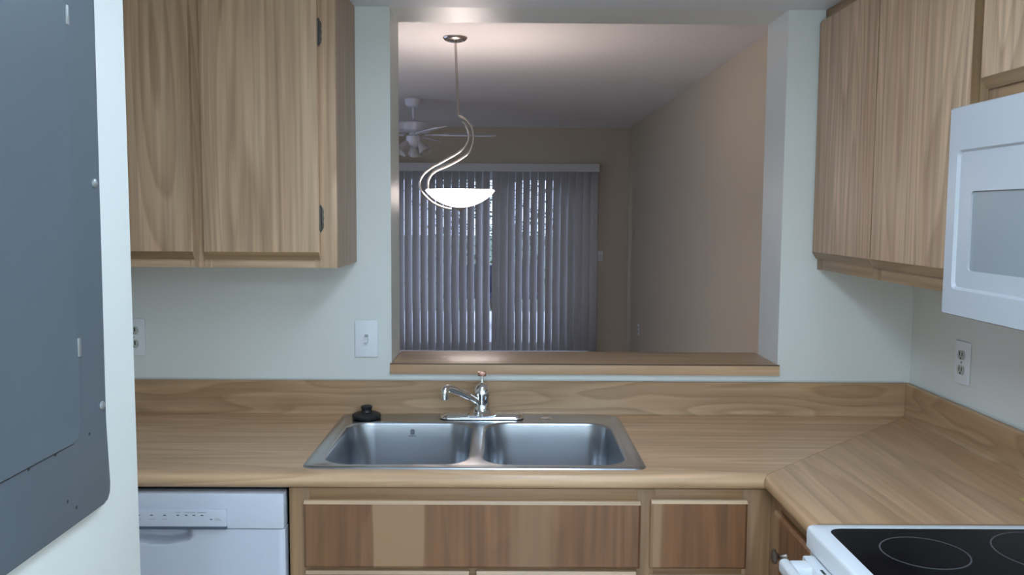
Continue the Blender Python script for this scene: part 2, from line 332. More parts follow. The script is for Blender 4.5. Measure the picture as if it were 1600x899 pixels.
# profile (depth from wall 0..D, z): bottom back -> top back -> front roll -> bottom front
def counter_profile(extra=()):
    P = [(0.001, ZB), (0.001, ZT), (0.05, ZT), (0.585, ZT), (D-R_*1.3, ZT)]
    for k in range(1, 9):
        t = math.pi/2 - math.pi*k/8*0.94; P.append((D-R_ + R_*math.cos(t)*1.0, (ZT+ZB)/2 + R_*math.sin(t)))
    P += [(D-R_*1.3, ZB), (0.585, ZB+0.004), (0.05, ZB+0.004)]
    return P
P = counter_profile()
GAP = 0.0006
def strip_run(name, mat, stations, fmap, skip):
    b = B(); rows = []
    for s in stations: rows.append([b.bm.verts.new(fmap(d, s, z)) for d, z in P])
    n = len(P)
    for k, (r1, r2_) in enumerate(zip(rows, rows[1:])):
        for i in range(n):
            j = (i+1) % n
            if k in skip and (i in (2, n-2)): continue
            b.bm.faces.new((r1[i], r1[j], r2_[j], r2_[i]))
    b.bm.faces.new(rows[0]); b.bm.faces.new(rows[-1][::-1])
    return b.obj(name, mat, ct, 40)
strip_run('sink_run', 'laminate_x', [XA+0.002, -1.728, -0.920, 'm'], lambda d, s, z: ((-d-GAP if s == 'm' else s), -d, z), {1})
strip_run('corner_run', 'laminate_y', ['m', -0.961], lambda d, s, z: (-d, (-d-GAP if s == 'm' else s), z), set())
B().box(-D+0.012, -0.002, -0.9632, -0.9565, ZB+0.003, ZT+0.0004).obj('end_band', 'oak_lip_x', ct)
def splash(name, mat, along_x):
    pr = [(0.001, ZT), (0.001, 1.014), (0.003, 1.016), (0.017, 1.016), (0.020, 1.013), (0.020, 0.924)]
    for k in range(1, 5):
        t = math.pi + math.pi/2*k/4; pr.append((0.030 + 0.010*math.cos(t), 0.924 + 0.010*math.sin(t)))
    b = B(); rows = []
    for s in ((XA+0.002, 'm') if along_x else ('m', -0.961)):
        rows.append([b.bm.verts.new(((-d-GAP if s == 'm' else s), -d, z) if along_x else (-d, (-d-GAP if s == 'm' else s), z)) for d, z in pr])
    n = len(pr)
    for i in range(n): b.bm.faces.new((rows[0][i], rows[0][(i+1) % n], rows[1][(i+1) % n], rows[1][i]))
    b.bm.faces.new(rows[0]); b.bm.faces.new(rows[1][::-1]); return b.obj(name, mat, ct, 40)
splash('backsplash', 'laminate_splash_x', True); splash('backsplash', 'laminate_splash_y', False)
ck = B(); ck.tube([(XA+0.01, -0.004, 1.018), (OX0, -0.004, 1.0175), (-0.9, -0.005, 1.0185), (-0.02, -0.004, 1.018)], 0.0028, 6); ck.obj('caulk_bead', 'caulk', ct)
ck = B(); ck.tube([(-0.004, -0.02, 1.018), (-0.004, -0.5, 1.0185), (-0.004, -0.955, 1.018)], 0.0028, 6); ck.obj('caulk_bead', 'caulk', ct)
# pass-through ledge
lg = thing('pass_through_ledge', 'wood-grain ledge along the bottom of the pass-through opening', 'ledge', ((OX0+OX1)/2, 0.1, 1.041))
B().box(OX0+0.001, OX1-0.001, -0.0, 0.235, 1.041, 1.069, 0.0015).obj('board', 'ledge_wood', lg)
B().box(OX0-0.004, OX1+0.004, -0.010, -0.0005, 1.037, 1.0665, 0.0005).obj('edge_strip', 'laminate_x', lg)
B().box(OX0-0.004, OX1+0.004, -0.0105, -0.0005, 1.0667, 1.0690).obj('joint_line', 'laminate_edge', lg)

# ------------------------------------------------------------ sink
sk = thing('kitchen_sink', 'stainless steel double-bowl drop-in sink', 'sink', (-1.324, -0.317, 0.914))
SX0, SX1, SY0, SY1 = -1.743, -0.905, -0.597, -0.037
def ring(a0, a1, b0, b1, r, z): return [(x, y, z) for x, y in rr(a0, a1, b0, b1, r, 8)]
def rect_in(i): return (SX0+i, SX1-i, SY0+i, SY1-i)
b = B()
L = [ring(*rect_in(0.0), 0.032, 0.9142), ring(*rect_in(0.002), 0.031, 0.9172), ring(*rect_in(0.006), 0.03, 0.9190), ring(*rect_in(0.018), 0.026, 0.9186), ring(*rect_in(0.022), 0.024, 0.9168)]
V = b.loops(L)
bowls = [(-1.708, -1.336, -0.566, -0.130), (-1.312, -0.940, -0.566, -0.130)]
inner = []
for q in bowls: inner.append([b.bm.verts.new(p) for p in ring(*q, 0.075, 0.9168)])
edges = []
for loop in [V[-1]] + inner:
    for i in range(len(loop)):
        e = b.bm.edges.get((loop[i], loop[(i+1) % len(loop)])) or b.bm.edges.new((loop[i], loop[(i+1) % len(loop)])); edges.append(e)
bmesh.ops.triangle_fill(b.bm, use_beauty=True, edges=edges, normal=(0, 0, 1))
# drop stray fill inside the bowls
for f in list(b.bm.faces):
    c = f.calc_center_median()
    if abs(c.z-0.9168) < 1e-4:
        for q in bowls:
            if q[0]+0.02 < c.x < q[1]-0.02 and q[2]+0.02 < c.y < q[3]-0.02: b.bm.faces.remove(f); break
b.obj('rim', 'stainless', sk, 30)
for q in bowls:
    b = B(); L = []
    def off(i, r, z): return ring(q[0]+i, q[1]-i, q[2]+i, q[3]-i, r, z)
    for k in range(5):
        t = math.pi/2*k/4; L.append(off(0.007*math.sin(t), 0.075-0.004*math.sin(t), 0.9168 - 0.007*(1-math.cos(t))))
    L.append(off(0.012, 0.068, 0.86)); L.append(off(0.017, 0.066, 0.80))
    for k in range(6):
        t = math.pi/2*k/5; L.append(off(0.018 + 0.045*(1-math.cos(t)), 0.064-0.012*(k/5), 0.79 - 0.045*math.sin(t)))
    cx, cy = (q[0]+q[1])/2, (q[2]+q[3])/2
    for f_, z in ((0.6, 0.7435), (0.3, 0.742)):
        L.append([(cx + (p[0]-cx)*f_, cy + (p[1]-cy)*f_, z) for p in L[12]])
    b.loops(L, cap1=True); bw = b.obj('bowl', 'stainless', sk, 50)
    B().lathe([(0.0, 0.0), (0.055, 0.0), (0.058, 0.003), (0.050, 0.004), (0.040, 0.001), (0.0, 0.0006)], (cx, cy, 0.742)).obj('drain_strainer', 'chrome', bw)
# maker's mark stamped in the back wall of one bowl (small blurred emblem)
mk = B(); mk.prism([(-1.527, 0.882), (-1.515, 0.882), (-1.515, 0.896), (-1.521, 0.899), (-1.527, 0.896)], 'y', -0.1462, -0.1452); mk.box(-1.532, -1.510, -0.1466, -0.1456, 0.877, 0.879)
mo = mk.obj('stamped_mark', 'zinc_dark', sk)
B().lathe([(0.0, 0.004), (0.010, 0.004), (0.016, 0.0025), (0.0185, 0.0), ], (-1.126, -0.083, 0.9168)).obj('hole_cover', 'chrome', sk)
# ------------------------------------------------------------ faucet
FX, FY = -1.320, -0.083
fc = thing('kitchen_faucet', 'chrome single-lever faucet behind the sink divider', 'faucet', (FX, FY, 0.917))
b = B(); L = []
for i, z in ((0.0, 0.9192), (0.0, 0.9215), (0.003, 0.9262), (0.008, 0.9305), (0.014, 0.9335), (0.020, 0.9345)):
    L.append([(x, y, z) for x, y in rr(FX-0.126+i, FX+0.126-i, FY-0.027+i, FY+0.027-i, 0.0265-i, 8)])
b.loops(L, cap0=True, cap1=True); b.obj('base_plate', 'chrome', fc, 50)
B().lathe([(0.047, 0.932), (0.036, 0.9375), (0.027, 0.944), (0.0245, 0.953), (0.0238, 0.965), (0.0238, 0.984), (0.0252, 0.987), (0.0252, 0.996), (0.0230, 1.006), (0.0175, 1.016), (0.010, 1.023), (0.0, 1.026)], (FX, FY, 0), sy=0.9).obj('body', 'chrome', fc, 50)
sp = spline([(FX-0.012, FY-0.010, 0.968), (-1.365, -0.125, 0.996), (-1.400, -0.165, 1.020), (-1.416, -0.184, 1.0275), (-1.4225, -0.192, 1.024), (-1.424, -0.194, 1.012)], 6)
so = B().tube(sp, 0.0112, 14).obj('spout', 'chrome', fc, 60)
B().lathe([(0.0112, 0.0), (0.0132, 0.001), (0.0132, 0.017), (0.0115, 0.019), (0.0, 0.0195)], (-1.424, -0.194, 1.016), '-z', 18).obj('aerator', 'chrome', so)
ha = B().tube([(FX, FY, 1.018), (FX, FY+0.004, 1.030), (FX, FY+0.010, 1.046)], [0.0055, 0.0045, 0.0055], 12).obj('lever', 'chrome', fc, 60)
tp = B().prism(rr(FX-0.0125, FX+0.0125, FY+0.000, FY+0.024, 0.006, 4), 'z', 1.044, 1.056, 0.002).obj('lever_tip', 'red_reflection_tip', ha); tp['label'] = 'lever tip with a reddish reflection put into its colour'
# ------------------------------------------------------------ stopper
stp = thing('sink_stopper', 'black rubber sink stopper resting on the sink rim', 'stopper', (-1.664, -0.088, 0.917))
B().lathe([(0.041, 0.0), (0.043, 0.004), (0.042, 0.010), (0.034, 0.0145), (0.020, 0.017), (0.0, 0.018)], (-1.664, -0.088, 0.9192)).obj('disc', 'rubber_black', stp, 50)
B().lathe([(0.020, 0.015), (0.0155, 0.020), (0.0145, 0.026), (0.0170, 0.029), (0.0170, 0.034), (0.014, 0.036), (0.0, 0.0362)], (-1.664, -0.088, 0.9192)).obj('grip', 'rubber_black', stp, 50)

# ------------------------------------------------------------ upper cabinets
def slab_x(x0, x1, y, z0, z1, t=0.019, lip=0.020):
    """door slab facing -y with back-cut finger lips top and bottom; profile in (y,z)"""
    return [(y, z0), (y-t*0.35, z0), (y-t, z0+lip), (y-t, z1-0.006), (y-t+0.005, z1), (y, z1)]
FYU = -0.306      # face frame plane
uc = thing('wall_cabinet', 'oak upper cabinet with dark hinges beside the pass-through', 'cabinet', (-2.07, -0.16, 1.38))
b = B(); x0, x1, z0, z1 = XA+0.002, -1.704, 1.380, ZC-0.001
b.box(x0+0.014, x1-0.0145, -0.287, -0.001, z0+0.012, z0+0.026); b.box(x0+0.014, x1-0.0145, -0.287, -0.001, z1-0.015, z1); b.box(x0, x0+0.014, -0.287, -0.001, z0, z1)
b.box(x0+0.014, x1-0.014, -0.008, -0.001, z0+0.026, z1-0.015)
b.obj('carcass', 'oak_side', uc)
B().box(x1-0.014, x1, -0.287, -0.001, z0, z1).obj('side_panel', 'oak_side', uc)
for a, c in ((x0, x0+0.045), (-2.100, -2.040), (-1.765, x1)): B().box(a, c, FYU, -0.287, z0, z1, 0.001).obj('stile', 'oak_up', uc)
for a, c in ((x0+0.045, -2.100), (-2.040, -1.765)):
    B().box(a, c, FYU+0.0005, -0.287, z0, z0+0.040, 0.001).obj('rail', 'oak_across_x', uc)
    B().box(a, c, FYU+0.0005, -0.287, z1-0.045, z1, 0.001).obj('rail', 'oak_across_x', uc)
for a, c in ((-2.402, -2.084), (-2.055, -1.748)):
    d = B().prism(slab_x(a, c, FYU, 1.402, 2.112), 'x', a, c).obj('door', 'oak_up', uc, 20)
    B().prism([(FYU-0.0075, 1.4025), (FYU-0.0205, 1.4225), (FYU-0.0195, 1.4235), (FYU-0.006, 1.4025)], 'x', a+0.001, c-0.001).obj('finger_lip', 'oak_lip_x', d)
    if a > -2.2:
        for zh in (1.513, 2.002):
            h = B()
            pf = [(0.0, -0.038), (0.004, -0.037), (0.006, -0.032), (0.010, -0.027), (0.0115, -0.018), (0.0105, -0.009), (0.0118, 0.0), (0.0105, 0.009), (0.0115, 0.018), (0.010, 0.027), (0.006, 0.032), (0.004, 0.037), (0.0, 0.038)]
            h.prism([(c-0.002+px, zh+pz) for px, pz in pf], 'y', FYU-0.0035, FYU-0.0002, 0.001)
            h.tube([(c+0.0015, FYU-0.0125, zh-0.033), (c+0.0015, FYU-0.0125, zh+0.033)], 0.0045, 10)
            h.box(c+0.0005, c+0.004, FYU-0.012, FYU-0.001, zh-0.026, zh+0.026)
            ho = h.obj('hinge', 'bronze', d); ho['label'] = 'dark bronze leaf hinge'
FXU = -0.300
rc = thing('wall_cabinet', 'oak upper cabinet on the side wall next to the microwave', 'cabinet', (-0.16, -0.45, 1.366))
y0, y1, z0, z1 = -0.911, -0.001, 1.366, ZC-0.001
b = B(); b.box(-0.281, -0.001, y0, y1, z0+0.012, z0+0.026); b.box(-0.281, -0.001, y0, y1, z1-0.015, z1); b.box(-0.281, -0.001, y0, y0+0.014, z0, z1); b.box(-0.281, -0.001, y1-0.014, y1, z0, z1); b.box(-0.008, -0.001, y0+0.014, y1-0.014, z0+0.026, z1-0.015)
b.obj('carcass', 'oak_side', rc)
for a, c in ((y0, y0+0.045), (-0.455, -0.405), (y1-0.04, y1)): B().box(FXU, -0.281, a, c, z0, z1, 0.001).obj('stile', 'oak_lip_z', rc)  # recess shade put into the stiles by the darker oak
for a, c in ((y0+0.045, -0.455), (-0.405, y1-0.04)):
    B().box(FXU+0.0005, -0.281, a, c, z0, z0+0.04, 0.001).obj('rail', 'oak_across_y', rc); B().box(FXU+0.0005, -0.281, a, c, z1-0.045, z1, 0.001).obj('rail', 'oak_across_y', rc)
for a, c in ((-0.426, -0.010), (-0.879, -0.432)):
    d = B().prism([(FXU + (py), pz) for py, pz in slab_x(0, 0, 0.0, 1.398, 2.106)], 'y', a, c).obj('door', 'oak_up', rc, 20)
    B().box(FXU-0.0188, FXU-0.0002, a-0.001, a-0.0001, 1.424, 2.10).obj('edge_band', 'oak_lip_z', d)  # dark edge banding that also draws the shaded gap between the doors
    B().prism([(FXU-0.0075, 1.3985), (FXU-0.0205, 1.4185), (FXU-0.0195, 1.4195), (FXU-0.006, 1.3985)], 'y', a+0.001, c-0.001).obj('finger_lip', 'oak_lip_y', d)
oc = thing('wall_cabinet', 'short oak cabinet above the microwave', 'cabinet', (-0.16, -1.3, 1.752))
y0, y1, z0 = -1.687, -0.914, 1.755
b = B(); b.box(-0.281, -0.001, y0, y1, z0+0.006, z0+0.02); b.box(-0.281, -0.001, y0, y1, z1-0.015, z1); b.box(-0.281, -0.001, y0, y0+0.014, z0+0.02, z1-0.015); b.box(-0.281, -0.001, y1-0.014, y1, z0+0.02, z1-0.015)
b.obj('carcass', 'oak_side', oc)
for a, c in ((y0, y0+0.04), (-1.325, -1.275), (y1-0.03, y1)): B().box(FXU, -0.281, a, c, z0, z1, 0.001).obj('stile', 'oak_lip_z', oc)  # darker oak carries the recess shade on these stiles too
for a, c in ((y0+0.04, -1.325), (-1.275, y1-0.03)):
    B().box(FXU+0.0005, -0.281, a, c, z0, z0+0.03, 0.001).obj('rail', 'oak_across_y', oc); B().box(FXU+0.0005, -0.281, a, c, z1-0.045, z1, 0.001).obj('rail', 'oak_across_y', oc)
for a, c in ((-1.298, -0.917), (-1.685, -1.303)):
    d = B().prism([(FXU + py, pz) for py, pz in slab_x(0, 0, 0.0, 1.780, 2.106)], 'y', a, c).obj('door', 'oak_up', oc, 20)
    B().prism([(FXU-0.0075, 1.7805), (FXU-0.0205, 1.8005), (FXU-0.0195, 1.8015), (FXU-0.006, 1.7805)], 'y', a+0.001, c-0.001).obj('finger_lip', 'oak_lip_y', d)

# ------------------------------------------------------------ microwave
mw = thing('microwave_oven', 'white over-the-range microwave with grey window', 'microwave', (-0.2, -1.305, 1.337))
MY0, MY1, MZ0, MZ1, MX = -1.684, -0.925, 1.337, 1.741, -0.38
B().box(-0.338, -0.002, MY0, MY1, MZ0+0.004, MZ1, 0.004).obj('body', 'microwave_white', mw)
DYW = -1.50       # door / keypad split
b = B()
def plate(b, x, yz, x2): b.prism(yz, 'x', x, x2)
# door as stepped frame: outer frame proud, panel recessed with sloping step, window pocket
def rl(y0, y1, z0, z1, r, x): return [(x, p[0], p[1]) for p in rr(y0, y1, z0, z1, r, 5)]
Lp = [rl(DYW, MY1, MZ0, MZ1, 0.003, -0.339), rl(DYW, MY1, MZ0, MZ1, 0.003, MX+0.004), rl(DYW+0.003, MY1-0.003, MZ0+0.003, MZ1-0.003, 0.002, MX),
      rl(DYW+0.040, MY1-0.034, MZ0+0.052, MZ1-0.084, 0.012, MX), rl(DYW+0.043, MY1-0.038, MZ0+0.057, MZ1-0.088, 0.012, MX+0.006),
      rl(DYW+0.085, MY1-0.080, MZ0+0.090, MZ1-0.163, 0.008, MX+0.006), rl(DYW+0.0852, MY1-0.0802, MZ0+0.0902, MZ1-0.1632, 0.008, MX+0.012)]
b.loops(Lp, cap0=True)
dr = b.obj('door', 'microwave_white', mw, 25)
B().prism(rr(DYW+0.0845, MY1-0.0795, MZ0+0.0895, MZ1-0.1625, 0.008, 5), 'x', MX+0.0125, MX+0.010).obj('window', 'microwave_window', dr)
B().box(MX+0.003, -0.339, MY0, DYW-0.003, MZ0, MZ1, 0.004).obj('control_panel', 'microwave_white', mw)
cp = bpy.data.objects['control_panel']
B().box(MX+0.001, MX+0.004, MY0+0.03, DYW-0.03, MZ1-0.09, MZ1-0.05, 0.001).obj('display', 'black_glass', cp)
for r_ in range(5):
    for c_ in range(3):
        yb = MY0+0.032+c_*0.042; zb = MZ0+0.05+r_*0.045; B().box(MX+0.001, MX+0.004, yb, yb+0.034, zb, zb+0.03, 0.001).obj('key', 'microwave_white', cp)
b = B(); b.tube([(MX-0.028, DYW+0.018, MZ0+0.06), (MX-0.028, DYW+0.018, MZ1-0.06)], 0.009, 12)
for z in (MZ0+0.075, MZ1-0.075): b.tube([(MX+0.002, DYW+0.018, z), (MX-0.028, DYW+0.018, z)], 0.007, 10)
b.obj('handle', 'microwave_white', dr)

# ------------------------------------------------------------ base cabinets
FYB = -0.610
bc = thing('base_cabinet', 'wooden base cabinet with a wide panel below the sink', 'cabinet', (-1.19, -0.31, 0))
x0, x1 = -1.767, -0.6095
b = B(); b.box(x0, x0+0.016, -0.591, -0.003, 0, 0.872); b.box(x1-0.016, x1, -0.591, -0.003, 0, 0.872); b.box(x0+0.016, x1-0.016, -0.591, -0.003, 0.10, 0.116); b.box(x0+0.016, x1-0.016, -0.012, -0.003, 0.116, 0.60); b.box(x0+0.016, x1-0.016, -0.54, -0.525, 0, 0.10); b.box(-0.92, -0.904, -0.591, -0.012, 0.116, 0.872)
b.obj('carcass', 'oak_side', bc)
for a, c in ((x0, -1.718), (-0.932, -0.890), (-0.676, x1)): B().box(a, c, FYB, -0.591, 0.10, 0.872, 0.001).obj('stile', 'hickory_frame', bc)
B().box(-1.345, -1.305, FYB, -0.591, 0.13, 0.655, 0.001).obj('stile', 'hickory_frame', bc)
for a, c in ((-1.718, -0.932), (-0.890, -0.676)):
    for za, zb in ((0.838, 0.872), (0.655, 0.695), (0.10, 0.13)): B().box(a, c, FYB+0.0004, -0.591, za, zb, 0.001).obj('rail', 'hickory_rail', bc)
ox = ORG[bc.name].x
wood('hickory_false_front', 'z', BL, BM, BD, across=7, stretch=0.15, rings=7, contrast=0.35, strips=('X', -1.73-ox, -0.92-ox,
     [(0.0, 0.55), (0.06, 0.10), (0.10, 0.0), (0.225, 0.0), (0.23, 0.95), (0.38, 0.9), (0.385, 0.05), (0.62, 0.0), (0.66, 0.45), (0.74, 0.4), (0.78, 0.0), (1.0, 0.0)], HL))
wood('hickory_drawer', 'z', BL, BM, BD, across=7, stretch=0.15, rings=7, contrast=0.35, strips=('X', -0.90-ox, -0.66-ox, [(0.0, 0.95), (0.17, 0.9), (0.21, 0.0), (1.0, 0.0)], HL))
wood('hickory_door', 'z', BL, BM, BD, across=7, stretch=0.12, rings=8, contrast=0.4)
def front_panel(name, mat, x0, x1, z0, z1, parent=bc):
    t = 0.016
    b = B(); L = [[(x, y, z) for x, z in ((x0+i, z0+i), (x1-i, z0+i), (x1-i, z1-i), (x0+i, z1-i))] for i, y in ((0.0, FYB-0.0003), (0.0, FYB-t+0.006), (0.006, FYB-t))]
    b.loops(L, cap0=True, cap1=True); o = b.obj(name, mat, parent, 20)
    B().prism([(FYB-0.0004, z1+0.0001), (FYB-t+0.006, z1+0.0001), (FYB-t-0.0002, z1-0.0062), (FYB-t-0.0004, z1-0.0058), (FYB-t+0.0055, z1+0.0012), (FYB-0.0004, z1+0.0012)], 'x', x0+0.001, x1-0.001).obj('top_edge', 'pale_edge', o)
    return o
front_panel('false_front', 'hickory_false_front', -1.730, -0.924, 0.679, 0.843)
front_panel('door', 'hickory_door', -1.728, -1.334, 0.115, 0.670); front_panel('door', 'hickory_door', -1.318, -0.932, 0.115, 0.670)
front_panel('drawer_front', 'hickory_drawer', -0.900, -0.668, 0.679, 0.847)
front_panel('door', 'hickory_door', -0.900, -0.668, 0.115, 0.660)
for o in list(bc.children):
    if o.name.startswith('door'):
        xs = [v.co.x for v in o.data.vertices]; right = max(xs); left = min(xs); cx = (left+0.04 if left > -0.3 else right-0.04) + ox
        B().lathe([(0.006, 0.0), (0.005, 0.012), (0.010, 0.018), (0.0155, 0.023), (0.014, 0.028), (0.0, 0.030)], (cx, FYB-0.016, 0.60), '-y', 20).obj('knob', 'pewter_knob', o)
FXB = -0.610
cc = thing('base_cabinet', 'wooden corner base cabinet with round knob beside the range', 'cabinet', (-0.3, -0.78, 0))
y0, y1 = -0.957, -0.6102
b = B(); b.box(-0.591, -0.003, y0, y0+0.016, 0, 0.872); b.box(-0.591, -0.003, y0+0.016, y1, 0.10, 0.116); b.box(-0.54, -0.525, y0+0.016, y1, 0, 0.10); b.box(-0.591, -0.575, y1-0.016, y1, 0.116, 0.872)
b.obj('carcass', 'oak_side', cc)
for a, c in ((y0, y0+0.02), (-0.690, y1)): B().box(FXB, -0.591, a, c, 0.10, 0.872, 0.001).obj('stile', 'hickory_frame', cc)
for za, zb in ((0.840, 0.872), (0.10, 0.13)): B().box(FXB+0.0004, -0.591, y0+0.02, -0.690, za, zb, 0.001).obj('rail', 'oak_across_y', cc)
oy = ORG[cc.name].y
wood('hickory_corner_door', 'z', BL, BM, BD, across=7, stretch=0.12, rings=8, contrast=0.4, strips=('Y', -0.95-oy, -0.66-oy, [(0.0, 0.0), (0.80, 0.0), (0.84, 0.85), (1.0, 0.9)], HL))
b = B(); L = [[(x, y, z) for y, z in ((-0.955+i, 0.115+i), (-0.682-i, 0.115+i), (-0.682-i, 0.847-i), (-0.955+i, 0.847-i))] for i, x in ((0.0, FXB-0.0003), (0.0, FXB-0.010), (0.006, FXB-0.016))]
b.loops(L, cap0=True, cap1=True); dd = b.obj('door', 'hickory_corner_door', cc, 20)
kb = B().lathe([(0.008, 0.0), (0.0055, 0.004), (0.005, 0.016), (0.009, 0.021), (0.016, 0.0245), (0.0165, 0.028), (0.013, 0.032), (0.006, 0.0345), (0.0, 0.035)], (FXB-0.016, -0.785, 0.777), '-x', 24).obj('knob', 'pewter_knob', dd); kb['label'] = 'round dark metal knob'
fl = thing('filler_panel', 'narrow wooden filler strip at the wall beside the dishwasher', 'panel', (-2.407, -0.58, 0))
B().box(XA+0.002, -2.377, FYB, -0.59, 0.10, 0.872, 0.001).obj('board', 'hickory_frame', fl)

# ------------------------------------------------------------ dishwasher
dw = thing('dishwasher', 'white built-in dishwasher under the counter', 'dishwasher', (-2.073, -0.31, 0))
WX0, WX1 = -2.373, -1.775
B().box(WX0+0.004, WX1-0.004, -0.585, -0.004, 0.10, 0.866).obj('tub', 'slot_dark', dw)
B().box(WX0+0.02, WX1-0.02, -0.55, -0.53, 0, 0.10).obj('toe_kick', 'slot_dark', dw)
YF = -0.628
# door with scooped hand pocket under the console
b = B(); nx, nz = 72, 40; z0, z1 = 0.11, 0.7755; rows = []
xs = [WX0 + (WX1-WX0)*i/nx for i in range(nx+1)]
zs = [z0 + (0.70-z0)*j/8 for j in range(8)] + [0.70 + (z1-0.70)*j/24 for j in range(25)]
for z in zs:
    row = []
    for x in xs:
        u = abs(x+2.073)/0.072; wv = max(0.0, min(1.0, (1.0-u)/0.28 + 0.35)) if u < 1.1 else 0.0
        edge = 0.748 - 0.012*(1-min(1, u)**2); h = max(0.0, min(1.0, (z-edge)/0.012)); sm = lambda t: t*t*(3-2*t)
        dp = 0.036*sm(h)*sm(wv); ex = min(x-WX0, WX1-x); rnd = 0.006*(1-min(1, ex/0.006))
        row.append(b.bm.verts.new((x, YF + dp + rnd, z)))
    rows.append(row)
for a, c in zip(rows, rows[1:]):
    for i in range(nx): b.bm.faces.new((a[i], a[i+1], c[i+1], c[i]))
back = [b.bm.verts.new(p) for p in ((WX0, -0.59, z0), (WX1, -0.59, z0), (WX1, -0.59, z1), (WX0, -0.59, z1))]
b.bm.faces.new(back); b.bm.faces.new([rows[0][i] for i in range(nx+1)] + [back[1], back[0]]); b.bm.faces.new([rows[-1][i] for i in range(nx, -1, -1)] + [back[3], back[2]])
b.bm.faces.new([r_[0] for r_ in rows] + [back[3], back[0]]); b.bm.faces.new([r_[-1] for r_ in rows[::-1]] + [back[1], back[2]])
b.obj('door', 'dishwasher_white', dw, 40)
hd = B().box(WX0, WX1, YF-0.002, -0.59, 0.7765, 0.864, 0.006).obj('control_header', 'dishwasher_white', dw)
cs = B(); cs.box(-2.236, -1.909, YF-0.012, YF-0.001, 0.786, 0.827, 0.002); con = cs.obj('console', 'dishwasher_white', hd)
B().box(-2.235, -1.910, YF-0.0115, YF-0.001, 0.7790, 0.7858).obj('handle_slot', 'slot_grey', hd)
ym = YF-0.0124
for i, x in enumerate((-2.116-0.066, -2.116-0.033, -2.116, -2.085, -2.054, -2.023, -2.003, -1.985, -1.966)):
    B().box(x-0.0032, x+0.0032, ym, ym+0.001, 0.8125, 0.8147).obj('button_mark', 'print_grey', con)
B().box(-1.9475, -1.9415, ym, ym+0.001, 0.8030, 0.8050).obj('button_mark', 'print_grey', con)
for x, w_, z in ((-2.116, 0.006, 0.804), (-2.085, 0.008, 0.804), (-2.054, 0.0055, 0.804), (-2.023, 0.006, 0.8205), (-1.994, 0.0125, 0.8205), (-1.966, 0.011, 0.8205), (-1.930, 0.006, 0.8055), (-1.928, 0.008, 0.8022)):
    B().box(x-w_, x+w_, ym+0.0001, ym+0.001, z-0.0006, z+0.0006).obj('label_print', 'zinc', con)

# ------------------------------------------------------------ range
rg = thing('kitchen_range', 'white range with black glass cooktop', 'range', (-0.33, -1.345, 0))
RY0, RY1 = -1.727, -0.966
B().box(-0.640, -0.03, RY0+0.003, RY1-0.003, 0.02, 0.874).obj('body', 'white_enamel', rg)
def rz(i, r, z, x0=-0.651, x1=-0.03): return [(x, y, z) for x, y in rr(x0+i, x1-i, RY0+i, RY1-i, r, 6)]
gl0 = (-0.617, -0.105, RY0+0.022, RY1-0.020)
b = B(); L = [rz(0.0, 0.012, 0.876), rz(0.0, 0.012, 0.909), rz(0.002, 0.011, 0.9145), rz(0.006, 0.009, 0.9175)]
gx = [(x, y, 0.9165) for x, y in rr(*gl0, 0.030, 6)]; L.append(gx); L.append([(x, y, 0.9145) for x, y, z in gx]); b.loops(L, cap0=True)
ck_ = b.obj('cooktop_frame', 'white_enamel', rg, 40)
gs = B().prism(rr(gl0[0]-0.0005, gl0[1]+0.0005, gl0[2]-0.0005, gl0[3]+0.0005, 0.030, 6), 'z', 0.912, 0.9155).obj('glass_top', 'black_glass', ck_)
for cx, cy, r_ in ((-0.480, -1.107, 0.0775), (-0.240, -1.107, 0.105), (-0.480, -1.560, 0.105), (-0.240, -1.560, 0.0775)):
    B().lathe([(r_-0.0028, 0.0), (r_-0.0028, 0.0005), (r_, 0.0005), (r_, 0.0)], (cx, cy, 0.9155), n=48, caps=False).obj('burner_ring', 'ring_grey', gs)
od = B().box(-0.672, -0.641, RY0+0.004, RY1-0.045, 0.20, 0.872, 0.006).obj('oven_door', 'white_enamel', rg)
B().box(-0.6735, -0.6715, RY0+0.12, RY1-0.17, 0.36, 0.68, 0.0005).obj('oven_window', 'black_glass', od)
B().box(-0.668, -0.641, RY0+0.004, RY1-0.01, 0.04, 0.19, 0.006).obj('drawer', 'white_enamel', rg)
hb = B(); hb.prism(rr(-0.722, -0.700, 0.842, 0.872, 0.010, 5), 'y', RY0+0.03, RY1-0.062, 0.003)
for y in (RY0+0.05, RY1-0.085): hb.box(-0.703, -0.670, y-0.02, y+0.02, 0.846, 0.870, 0.004)
hb.obj('handle', 'white_enamel', od)
for k in range(9): B().box(-0.663, -0.658, -1.075-k*0.06-0.03, -1.085-k*0.06, 0.8715, 0.8728).obj('vent_slot', 'slot_dark', od)
bgd = B().prism([(-0.03, 0.87), (-0.003, 0.87), (-0.003, 1.09), (-0.04, 1.09), (-0.075, 0.9178), (-0.03, 0.9178)], 'y', RY0, RY1, 0.004).obj('backguard', 'white_enamel', rg)
for k in range(4):
    y = RY0+0.1+k*0.09 if k < 2 else RY1-0.1-(k-2)*0.09
    B().lathe([(0.022, 0.0), (0.02, 0.02), (0.0, 0.022)], (-0.058, y, 1.0), '-x', 20).obj('knob', 'white_plastic', bgd)

